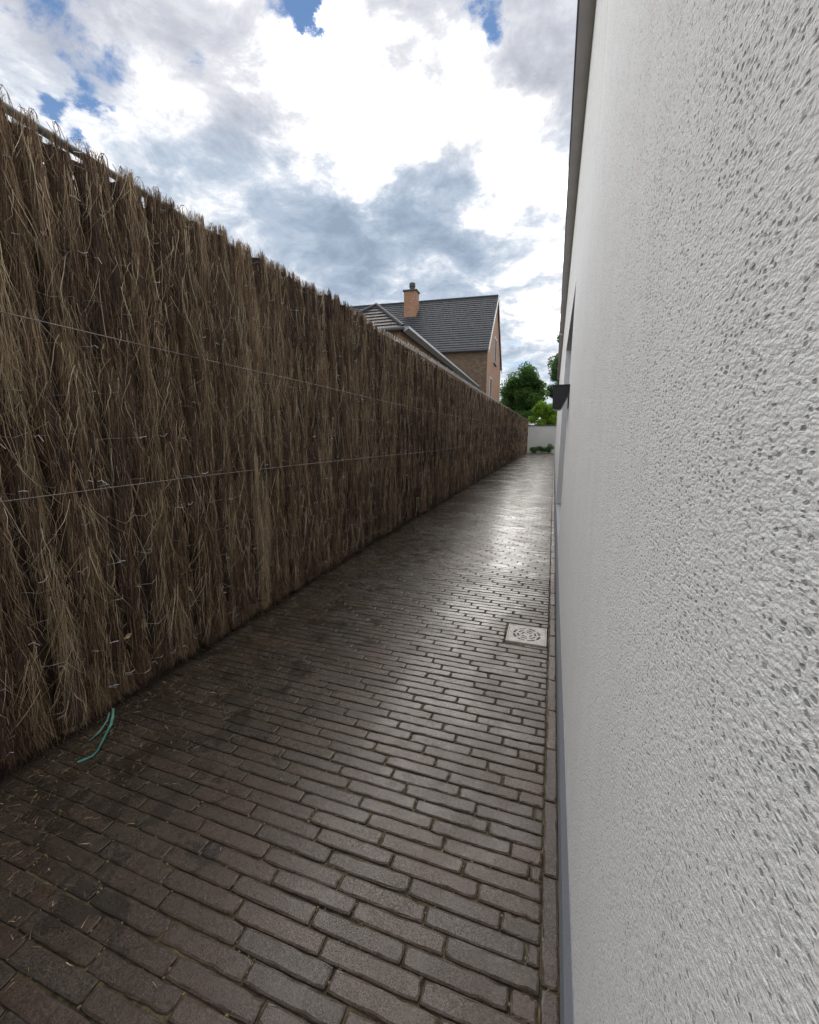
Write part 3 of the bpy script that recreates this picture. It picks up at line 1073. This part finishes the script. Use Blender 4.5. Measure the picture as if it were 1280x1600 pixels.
rng = np.random.default_rng(11)
yc = -2.0
centres = []
while yc < 27.2:
    w = float(np.clip(rng.normal(.076, .012), .052, .105))
    centres.append((yc + w / 2, w))
    yc += w * .985
vis = [i for i, (y, w) in enumerate(centres) if y > 0.4][:296]
vis = set(vis)
rv, rq, rt, nb = [], [], [], 0
for i, (y, w) in enumerate(centres):
    dens, nseg, fat = density(y)
    v, q, t = bundle_mesh(y, w, rng, dens, nseg, fat)
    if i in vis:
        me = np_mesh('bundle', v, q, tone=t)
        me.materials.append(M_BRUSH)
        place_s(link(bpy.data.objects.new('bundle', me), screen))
    else:
        rv.append(v); rq.append(q + nb); rt.append(t); nb += len(v)
if rv:
    me = np_mesh('outer_bundles', np.concatenate(rv), np.concatenate(rq), tone=np.concatenate(rt))
    me.materials.append(M_BRUSH)
    tag(place_s(link(bpy.data.objects.new('outer_bundles', me), screen)), kind='stuff')

# sheet behind the bundles, gap shade painted in as near-black tone, with ragged openings just under the top edge
g = np.random.default_rng(8)
yb = np.arange(-2.0, 27.3, .022)
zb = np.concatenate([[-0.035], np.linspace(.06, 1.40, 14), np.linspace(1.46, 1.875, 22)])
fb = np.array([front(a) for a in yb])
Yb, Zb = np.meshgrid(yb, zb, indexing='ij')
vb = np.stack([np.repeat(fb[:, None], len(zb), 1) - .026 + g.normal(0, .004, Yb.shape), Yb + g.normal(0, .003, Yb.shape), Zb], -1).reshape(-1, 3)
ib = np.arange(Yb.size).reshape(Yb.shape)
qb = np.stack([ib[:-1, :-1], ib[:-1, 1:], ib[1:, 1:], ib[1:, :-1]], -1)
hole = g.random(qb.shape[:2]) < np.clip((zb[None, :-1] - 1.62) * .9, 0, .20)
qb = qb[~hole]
me = np_mesh('shade_backing', vb, qb.reshape(-1, 4), tone=np.where(vb[:, 2] < .2, 0.0, np.clip(g.normal(.02, .03, len(vb)), 0, 1)))
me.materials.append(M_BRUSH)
place_s(link(bpy.data.objects.new('shade_backing', me), screen))

# rows of thin binding wire stitched round the bundles
for row in range(13):
    zr = .11 + row * .1475
    wmb = MB()
    pts = []
    zoff = random.uniform(-.01, .01)
    for i, (y, w) in enumerate(centres):
        if y < .2 or y > 12:
            continue
        f = front(y)
        zq = min(zr + zoff + random.gauss(0, .010), top(y) - .06)
        pts.append((f - .022, y - w * .5, zq))
        pts.append((f + .008 + random.uniform(-.022, .009), y - w * .2, zq + random.gauss(0, .007)))
        pts.append((f + .008 + random.uniform(-.022, .009), y + w * .22, zq + random.gauss(0, .007)))
    wmb.tube(pts, .0010, 3, False)
    place_s(wmb.build('binding_wire', M_WIRE, screen))
# little twisted wire ends
tw = MB()
for i, (y, w) in enumerate(centres):
    if .3 < y < 5:
        for row in range(13):
            if random.random() < .30:
                z = .11 + row * .1475 + random.gauss(0, .01)
                f = front(y) + .016 + random.uniform(-.006, .006)
                yy = y + random.uniform(-.4, .4) * w
                l = random.uniform(.010, .030)
                tw.tube([(f, yy, z), (f + .004, yy + l * .5, z + random.gauss(0, .005)), (f + .008, yy + l, z + random.gauss(0, .008))], .0013, 4)
tag(place_s(tw.build('wire_ends', M_WIRE, screen)), kind='stuff')
# two tension wires across the front
for z0, off in ((1.328, .022), (.818, .024)):
    pts = []
    y = -1.0
    while y < 9.5:
        pts.append((front(y) + off + .006 * math.sin(y * 3.1) - .004 * max(y, 0) ** .5 + .012, y, z0 + .008 * math.sin(y * .9)))
        y += .12
    place_s(MB().tube(pts, .0016, 5).build('tension_wire', M_DARKWIRE, screen, True))

# dead leaves caught in the twigs
lf = MB()
for _ in range(60):
    y = random.uniform(.55, 6)
    z = random.uniform(.1, 1.9)
    s = random.uniform(.006, .016)
    c = Vector((front(y) + .018, y, z))
    rot = Matrix.Rotation(random.uniform(0, 6.28), 3, 'X') @ Matrix.Rotation(random.gauss(0, .6), 3, 'Y') @ Matrix.Rotation(random.gauss(0, .6), 3, 'Z')
    shp = [(0, -1.3, 0), (.25, -.4, .55), (.1, .6, .45), (0, 1.4, 0), (.1, .6, -.45), (.25, -.4, -.55)]
    lf.add([c + rot @ (Vector(p) * s) for p in shp] + [c + rot @ Vector((-.1 * s, .1 * s, 0))], [(0, 1, 6), (1, 2, 6), (2, 3, 6), (3, 4, 6), (4, 5, 6), (5, 0, 6)])
tag(place_s(lf.build('caught_leaves', M_DEAD, screen)), kind='stuff')

# twig litter on the path along the screen
g = np.random.default_rng(5)
n = 5200
yl = .25 + 9 * g.random(n) ** 1.7
dist = np.abs(g.normal(0, .22, n)) + .0
xl = np.array([front(a) for a in yl]) + .03 + dist
keep = xl < -.1
yl, xl = yl[keep], xl[keep]
n = len(yl)
a = g.uniform(0, 6.28, n)
p0 = np.stack([xl, yl, g.uniform(.001, .004, n)], 1)
d = np.stack([np.cos(a), np.sin(a), g.normal(0, .04, n)], 1)
curv = g.normal(0, .25, (n, 3)) * np.array([1, 1, .1])
v, q, t = strands(p0, d, curv, g.uniform(.004, .028, n), g.uniform(.0008, .0022, n), np.clip(g.normal(.42, .16, n), .05, 1), 2, g)
v[:, 2] = np.maximum(v[:, 2], .0008)
me = np_mesh('twig_litter', v, q, tone=t)
me.materials.append(M_BRUSH)
tag(link(bpy.data.objects.new('twig_litter', me)), kind='stuff')

# teal strap lying at the foot of the screen
st = MB()


def ribbon(pts, w, th=.0012):
    pts = [Vector(p) for p in pts]
    L_, R_ = [], []
    for i, p in enumerate(pts):
        t = (pts[min(i + 1, len(pts) - 1)] - pts[max(i - 1, 0)]).normalized()
        s = t.cross(Vector((0, 0, 1)))
        if s.length < .01:
            s = Vector((1, 0, 0))
        s.normalize()
        tilt = Vector((0, 0, .35 * math.sin(i * 1.3)))
        s = (s + tilt).normalized() * w / 2
        L_.append(p - s); R_.append(p + s)
    for i in range(len(pts) - 1):
        u = Vector((0, 0, th))
        st.hexa([L_[i], R_[i], L_[i + 1], R_[i + 1], L_[i] + u, R_[i] + u, L_[i + 1] + u, R_[i + 1] + u])


ribbon([(-1.45, .905, .030), (-1.425, .885, .018), (-1.40, .860, .012), (-1.365, .815, .010), (-1.325, .762, .006), (-1.322, .745, .004), (-1.332, .725, .003), (-1.340, .712, .003)], .0075)
ribbon([(-1.44, .885, .03), (-1.425, .865, .018), (-1.405, .825, .008), (-1.398, .785, .005)], .0045)
tag(st.build('plastic_strap', M_STRAP), 'torn teal plastic strap poking out from under the brushwood onto the path', 'strap')

# ------------------------------------------------------------------ end of the path
ew = thing('garden_wall', 'low pale rendered wall with dark coping closing the far end of the path', 'wall', (-1, 27.9, 0))
o = MB().box(-6, 3.2, -.1, .1, -.1, 1.66).build('wall_body', M_FARWALL, ew)
MB().box(-6.02, 3.22, -.14, .14, 1.66, 1.72).build('coping', M_COPING, ew)


def leaf_cloud(centres, n, size, rng, tone_z=None):
    """leaf quads scattered round lumps: centres rows x,y,z,r"""
    c = np.asarray(centres, float)
    k = rng.integers(0, len(c), n)
    d = rng.normal(0, 1, (n, 3))
    d /= np.linalg.norm(d, axis=1)[:, None]
    rr = c[k, 3] * (rng.random(n) ** .45)
    p = c[k, :3] + d * rr[:, None] * np.array([1, 1, .85])
    a = rng.normal(0, 1, (n, 3)); a /= np.linalg.norm(a, axis=1)[:, None]
    b = np.cross(a, rng.normal(0, 1, (n, 3))); b /= np.linalg.norm(b, axis=1)[:, None]
    s = size * rng.uniform(.6, 1.3, n)[:, None]
    v = np.stack([p - a * s, p + b * s * .5, p + a * s, p - b * s * .5], 1).reshape(-1, 3)
    q = np.arange(n * 4).reshape(n, 4)
    t = np.clip(rng.normal(.5, .22, n) + np.repeat(rng.normal(0, .16, len(c)), 1)[k], 0, 1)
    return v, q, np.repeat(t, 4)


def make_tree(name, label, cat, base, lumps, nleaf, size, mat, trunk_r, seed, height):
    g = np.random.default_rng(seed)
    root = thing(name, label, cat, base)
    v, q, t = leaf_cloud(lumps, nleaf, size, g)
    me = np_mesh('crown', v, q, tone=t)
    me.materials.append(mat)
    link(bpy.data.objects.new('crown', me), root)
    tm = MB()
    tm.tube([(0, 0, -.1), (.03, .02, height * .3), (-.04, 0, height * .6), (0.02, .03, height * .85)], [trunk_r, trunk_r * .8, trunk_r * .6, trunk_r * .3], 8)
    for lx, ly, lz, lr in lumps[::2]:
        h0 = min(height * .55, lz * .6)
        tm.tube([(0, 0, h0), (lx * .5, ly * .5, (h0 + lz) / 2 + .15), (lx, ly, lz)], [trunk_r * .45, trunk_r * .3, trunk_r * .12], 5)
    tm.build('trunk', M_BARK, root)
    return root


g = np.random.default_rng(21)


def lumps_in(cx, cy, cz, rx, ry, rz, n, rmin, rmax):
    out = []
    for _ in range(n):
        d = g.normal(0, 1, 3); d /= np.linalg.norm(d)
        f = g.random() ** .4
        out.append((cx + d[0] * rx * f, cy + d[1] * ry * f, cz + d[2] * rz * f, g.uniform(rmin, rmax)))
    return out


make_tree('broadleaf_tree', 'round dark green tree behind the far garden wall, right of the brick house', 'tree', (-2.9, 41, 0),
          lumps_in(0, 0, 4.7, 1.85, 1.85, 2.5, 120, .4, .85), 60000, .085, M_LEAFD, .16, 31, 6)
make_tree('broadleaf_tree', 'yellow green bushy tree just over the far garden wall', 'tree', (-.62, 30.2, 0),
          lumps_in(0, 0, 2.25, .95, .6, 1.05, 52, .25, .42), 14000, .06, M_LEAFB, .06, 32, 3)
make_tree('broadleaf_tree', 'tall loose tree with sparse leafy branches rising beyond the white house corner', 'tree', (.75, 33, 0),
          lumps_in(0, 0, 5.5, 1.35, 1.3, 3.4, 80, .25, .55), 20000, .075, M_LEAFM, .15, 33, 8)
hd = thing('hedge', 'dark clipped hedge behind the far garden wall and under the trees', 'hedge', (-2, 36, 0))
gh = np.random.default_rng(77)
lum = [(x_, gh.normal(0, .15), z_, .42) for x_ in np.arange(-7, 8, .5) for z_ in (.4, 1.0, 1.6, 2.2, 2.8)]
v, q, t = leaf_cloud(lum, 34000, .065, gh)
me = np_mesh('foliage', v, q, tone=t * .7)
me.materials.append(M_LEAFD)
link(bpy.data.objects.new('foliage', me), hd)
hm = MB()
for x_ in range(-7, 8):
    hm.tube([(x_, 0, -.1), (x_ + .1, .05, 1.2), (x_ - .05, 0, 2.0)], [.04, .03, .015], 5)
hm.build('stems', M_BARK, hd)
for k, (x, y, s, lab) in enumerate([(-1.05, 27.1, .62, 'leftmost'), (-.66, 27.25, .85, 'middle'), (-.25, 27.1, .7, 'rightmost')]):
    gg = np.random.default_rng(50 + k)
    r = thing('low_shrub', {'leftmost': 'small low green shrub at the foot of the far wall nearest the brushwood',
                            'middle': 'tallest low green shrub at the foot of the far wall, between two others',
                            'rightmost': 'low green shrub at the foot of the far wall beside the white house'}[lab], 'shrub', (x, y, 0), 'shrubs along the far garden wall')
    lum = [(gg.normal(0, .13), gg.normal(0, .1), abs(gg.normal(.24, .12)) * s + .05, .16) for _ in range(9)]
    v, q, t = leaf_cloud(lum, 1500, .035, gg)
    v[:, 2] = np.maximum(v[:, 2], .0)
    me = np_mesh('foliage', v, q, tone=t)
    me.materials.append(M_LEAFM)
    link(bpy.data.objects.new('foliage', me), r)
    sm_ = MB()
    for lx, ly, lz, lr in lum[:5]:
        sm_.tube([(0, 0, -.06), (lx * .6, ly * .6, lz * .6), (lx, ly, lz)], [.012, .008, .004], 4)
    sm_.build('stems', M_BARK, r)


# ------------------------------------------------------------------ brick house behind the screen
def uvmesh(name, faces, mat, parent, uvs):
    """faces: list of polygons (3-D points), uvs matching"""
    vs, fs, uu = [], [], []
    for poly, uv in zip(faces, uvs):
        b = len(vs)
        vs += [tuple(p) for p in poly]
        fs.append(tuple(range(b, b + len(poly))))
        uu += list(uv)
    me = bpy.data.meshes.new(name)
    me.from_pydata(vs, [], fs)
    l = me.uv_layers.new(name='UVMap')
    for i, lo in enumerate(me.loops):
        l.data[i].uv = uu[lo.vertex_index]
    me.update()
    me.materials.append(mat)
    return link(bpy.data.objects.new(name, me), parent)


HA = Vector((-4.37, 28.0, 0))                 # front right corner of the main house
gax = Vector((-0.0273, 0.9996, 0))            # along the gable
fax = Vector((-0.9957, -0.0929, 0))           # along the facade, away from the alley
EZ, RZ, HW_, HL = 6.58, 10.9, 9.0, 11.6
house = thing('brick_house', 'brown brick house with dark tiled roof and gable coloured as lit orange beyond the brushwood', 'house', tuple(HA))


def hp(a, b, z):        # local frame: a along facade (left), b along gable (back)
    return fax * a + gax * b + Vector((0, 0, z))


def wall_face(p, q, z0, z1):
    L = (q - p).length
    return [p + Vector((0, 0, z0)), q + Vector((0, 0, z0)), q + Vector((0, 0, z1)), p + Vector((0, 0, z1))], [(0, z0), (L, z0), (L, z1), (0, z1)]


F, U = [], []
for p, q in ((hp(HL, 0, 0), hp(0, 0, 0)), (hp(0, HW_, 0), hp(HL, HW_, 0)), (hp(HL, HW_, 0), hp(HL, 0, 0))):
    f, u = wall_face(p, q, -.1, EZ)
    F.append(f); U.append(u)
F.append([hp(HL, HW_, EZ), hp(HL, 0, EZ), hp(HL, HW_ / 2, RZ - .1)]); U.append([(0, EZ), (HW_, EZ), (HW_ / 2, RZ)])
uvmesh('wall', F, M_BRICK, house, U)
F = [[hp(0, 0, -.1), hp(0, HW_, -.1), hp(0, HW_, EZ), hp(0, HW_ / 2, RZ - .1), hp(0, 0, EZ)]]
U = [[(0, 0), (HW_, 0), (HW_, EZ), (HW_ / 2, RZ), (0, EZ)]]
uvmesh('gable_wall', F, M_BRICKLIT, house, U)


def tiled_slope(name, e0, e1, r0, r1, ncourse, mat, parent, lift=.03, drop=.035):
    """tile courses as stepped strips between the eaves line e0-e1 and the ridge line r0-r1"""
    F, U = [], []
    nrm = (e1 - e0).cross(r0 - e0).normalized()
    if nrm.z < 0:
        nrm = -nrm
    s = (e1 - e0).normalized()
    for k in range(ncourse):
        t0, t1 = k / ncourse, (k + 1) / ncourse
        a0, a1 = e0.lerp(r0, t0), e1.lerp(r1, t0)
        b0, b1 = e0.lerp(r0, t1), e1.lerp(r1, t1)
        A0, A1 = a0 + nrm * (lift + drop), a1 + nrm * (lift + drop)
        B0, B1 = b0 + nrm * lift, b1 + nrm * lift
        F.append([A0, A1, B1, B0])
        U.append([((p - e0).dot(s), (p - e0).length) for p in (A0, A1, B1, B0)])
        a0, a1 = a0 + nrm * (lift - .005), a1 + nrm * (lift - .005)
        F.append([a0, a1, A1, A0])
        U.append([((p - e0).dot(s), 0) for p in (a0, a1, A1, A0)])
    return uvmesh(name, F, mat, parent, U)


ov = .18
sl = (RZ - EZ) / (HW_ / 2)
fe0, fe1 = hp(HL + .1, -ov, EZ - ov * sl + .12), hp(-.08, -ov, EZ - ov * sl + .12)
fr0, fr1 = hp(HL + .1, HW_ / 2, RZ + .12), hp(-.08, HW_ / 2, RZ + .12)
roof = tiled_slope('roof', fe0, fe1, fr0, fr1, 24, M_TILE, house)
be0, be1 = hp(HL + .1, HW_ + ov, EZ - ov * sl + .12), hp(-.08, HW_ + ov, EZ - ov * sl + .12)
tiled_slope('roof_slope', be0, be1, fr0, fr1, 24, M_TILE, house)
MB().tube([fr0 + Vector((0, 0, .05)), fr1 + Vector((0, 0, .05))], .09, 8).build('ridge', M_TILE, roof)
for nm, e in (('bargeboard', fe1), ('bargeboard', be1)):
    b = MB()
    d = -fax * .05
    p, q = e + Vector((0, 0, .02)), fr1 + Vector((0, 0, .02))
    b.prism([p, q, q - Vector((0, 0, .24)), p - Vector((0, 0, .24))], d)
    b.build(nm, M_WHITE, house)
MB().tube([fe0 - gax * .06 - Vector((0, 0, .06)), fe1 - gax * .06 - Vector((0, 0, .06))], .07, 8).build('gutter', M_FASCIA, house)
MB().tube([hp(5.35, -.08, EZ - .2), hp(5.35, -.08, 0)], .05, 8).build('downpipe', M_FASCIA, house)


def uvbox(name, o, ax, ay, sx, sy, z0, z1, mat, parent):
    c = [o, o + ax * sx, o + ax * sx + ay * sy, o + ay * sy]
    F, U = [], []
    for i in range(4):
        f, u = wall_face(c[i], c[(i + 1) % 4], z0, z1)
        F.append(f); U.append(u)
    F.append([p + Vector((0, 0, z1)) for p in c]); U.append([(0, 0), (sx, 0), (sx, sy), (0, sy)])
    return uvmesh(name, F, mat, parent, U)


# chimney on the front slope
CA, CB = 5.62, 3.0
chim = uvbox('chimney', hp(CA, CB, 0), fax, gax, .92, .75, EZ + CB * sl - .3, RZ + .50, M_BRICKLIT, roof)
ctop = RZ + .50
c0 = hp(CA - .07, CB - .07, 0)
uvbox('chimney_cap', c0, fax, gax, 1.06, .89, ctop + .003, ctop + .10, M_COPING, roof)
cc = hp(CA + .40, CB + .37, ctop + .1)
MB().tube([cc, cc + Vector((0, 0, .22)), cc + Vector((0, 0, .30)), cc + Vector((0, 0, .52)), cc + Vector((0, 0, .6))], [.2, .2, .24, .22, .08], 10).build('chimney_pot', M_COPING, roof)
uvbox('lead_flashing', hp(CA - .05, CB - .16, 0), fax, gax, 1.02, .15, EZ + CB * sl - .32, EZ + CB * sl + .09, M_COPING, roof)

# gable windows
for b0, z0, wd, ht in ((3.6, 6.35, 1.35, 1.75), (1.45, 3.15, 1.2, 1.9)):
    fm = MB()
    e = -fax
    for (q0, q1, y0, y1) in ((b0, b0 + wd, z0 - .05, z0 + .06), (b0, b0 + wd, z0 + ht - .08, z0 + ht), (b0, b0 + .09, z0 + .06, z0 + ht - .08), (b0 + wd - .09, b0 + wd, z0 + .06, z0 + ht - .08), (b0 + wd / 2 - .04, b0 + wd / 2 + .04, z0 + .06, z0 + ht - .08)):
        fm.prism([hp(0, q0, y0), hp(0, q1, y0), hp(0, q1, y1), hp(0, q0, y1)], e * .05)
    win = fm.build('window', M_WHITE, house)
    MB().prism([hp(0, b0 + .05, z0 + .03), hp(0, b0 + wd - .05, z0 + .03), hp(0, b0 + wd - .05, z0 + ht - .04), hp(0, b0 + .05, z0 + ht - .04)], e * .042).build('pane', M_PANE, win)
    MB().prism([hp(0, b0 - .08, z0 - .12), hp(0, b0 + wd + .08, z0 - .12), hp(0, b0 + wd + .08, z0 - .052), hp(0, b0 - .08, z0 - .052)], e * .10).build('sill', M_COPING, win)

# low side wing with hipped roof, running towards the viewer
wv_ = Vector((-.0325, .9995, 0)).normalized()   # ridge direction
wl = Vector((-.9995, -.0325, 0))                # to the left
W0 = Vector((-4.40, 12.1, 0)) - HA
WL, WB, WE = 15.0, 1.36, 4.16
pit = math.tan(R(38.5))


def wp(a, b, z):        # a leftwards, b back
    return W0 + wl * a + wv_ * b + Vector((0, 0, z))


F, U = [], []
for p, q in ((wp(2 * WB, .12, 0), wp(.14, .12, 0)), (wp(.14, .12, 0), wp(.14, WL, 0)), (wp(2 * WB, WL, 0), wp(2 * WB, .12, 0))):
    f, u = wall_face(p, q, -.1, WE - .02)
    F.append(f); U.append(u)
uvmesh('wing_wall', F, M_BRICKW, house, U)
ap0, ap1 = wp(WB, WB, WE + WB * pit), wp(WB, WL, WE + WB * pit)
wr = tiled_slope('wing_roof', wp(2 * WB, 0, WE), wp(0, 0, WE), ap0, ap0, 8, M_TILEG, house, .01, .03)
tiled_slope('wing_roof', wp(0, 0, WE), wp(0, WL, WE), ap0, ap1, 8, M_TILEG, house, .01, .03)
tiled_slope('wing_roof', wp(2 * WB, WL, WE), wp(2 * WB, 0, WE), ap1, ap0, 8, M_TILEG, house, .01, .03)
zu = Vector((0, 0, .05))
MB().tube([wp(0, 0, WE) + zu, ap0 + zu], .055, 8).build('hip_ridge', M_TILE, wr)
MB().tube([wp(2 * WB, 0, WE) + zu, ap0 + zu], .055, 8).build('hip_ridge', M_TILE, wr)
MB().tube([ap0 + zu, ap1 + zu], .055, 8).build('ridge', M_TILE, wr)
zd = Vector((0, 0, -.03))
MB().tube([wp(2 * WB, -.06, WE) + zd, wp(-.06, -.06, WE) + zd], .055, 8).build('wing_gutter', M_FASCIA, house)
gz = wp(-.04, -.06, WE)
MB().prism([gz, gz - wl * .17 + Vector((0, 0, .02)), gz - wl * .17 - Vector((0, 0, .05)), gz - Vector((0, 0, .13))], wv_ * (WL + .06)).build('wing_gutter', M_ZINC, house)
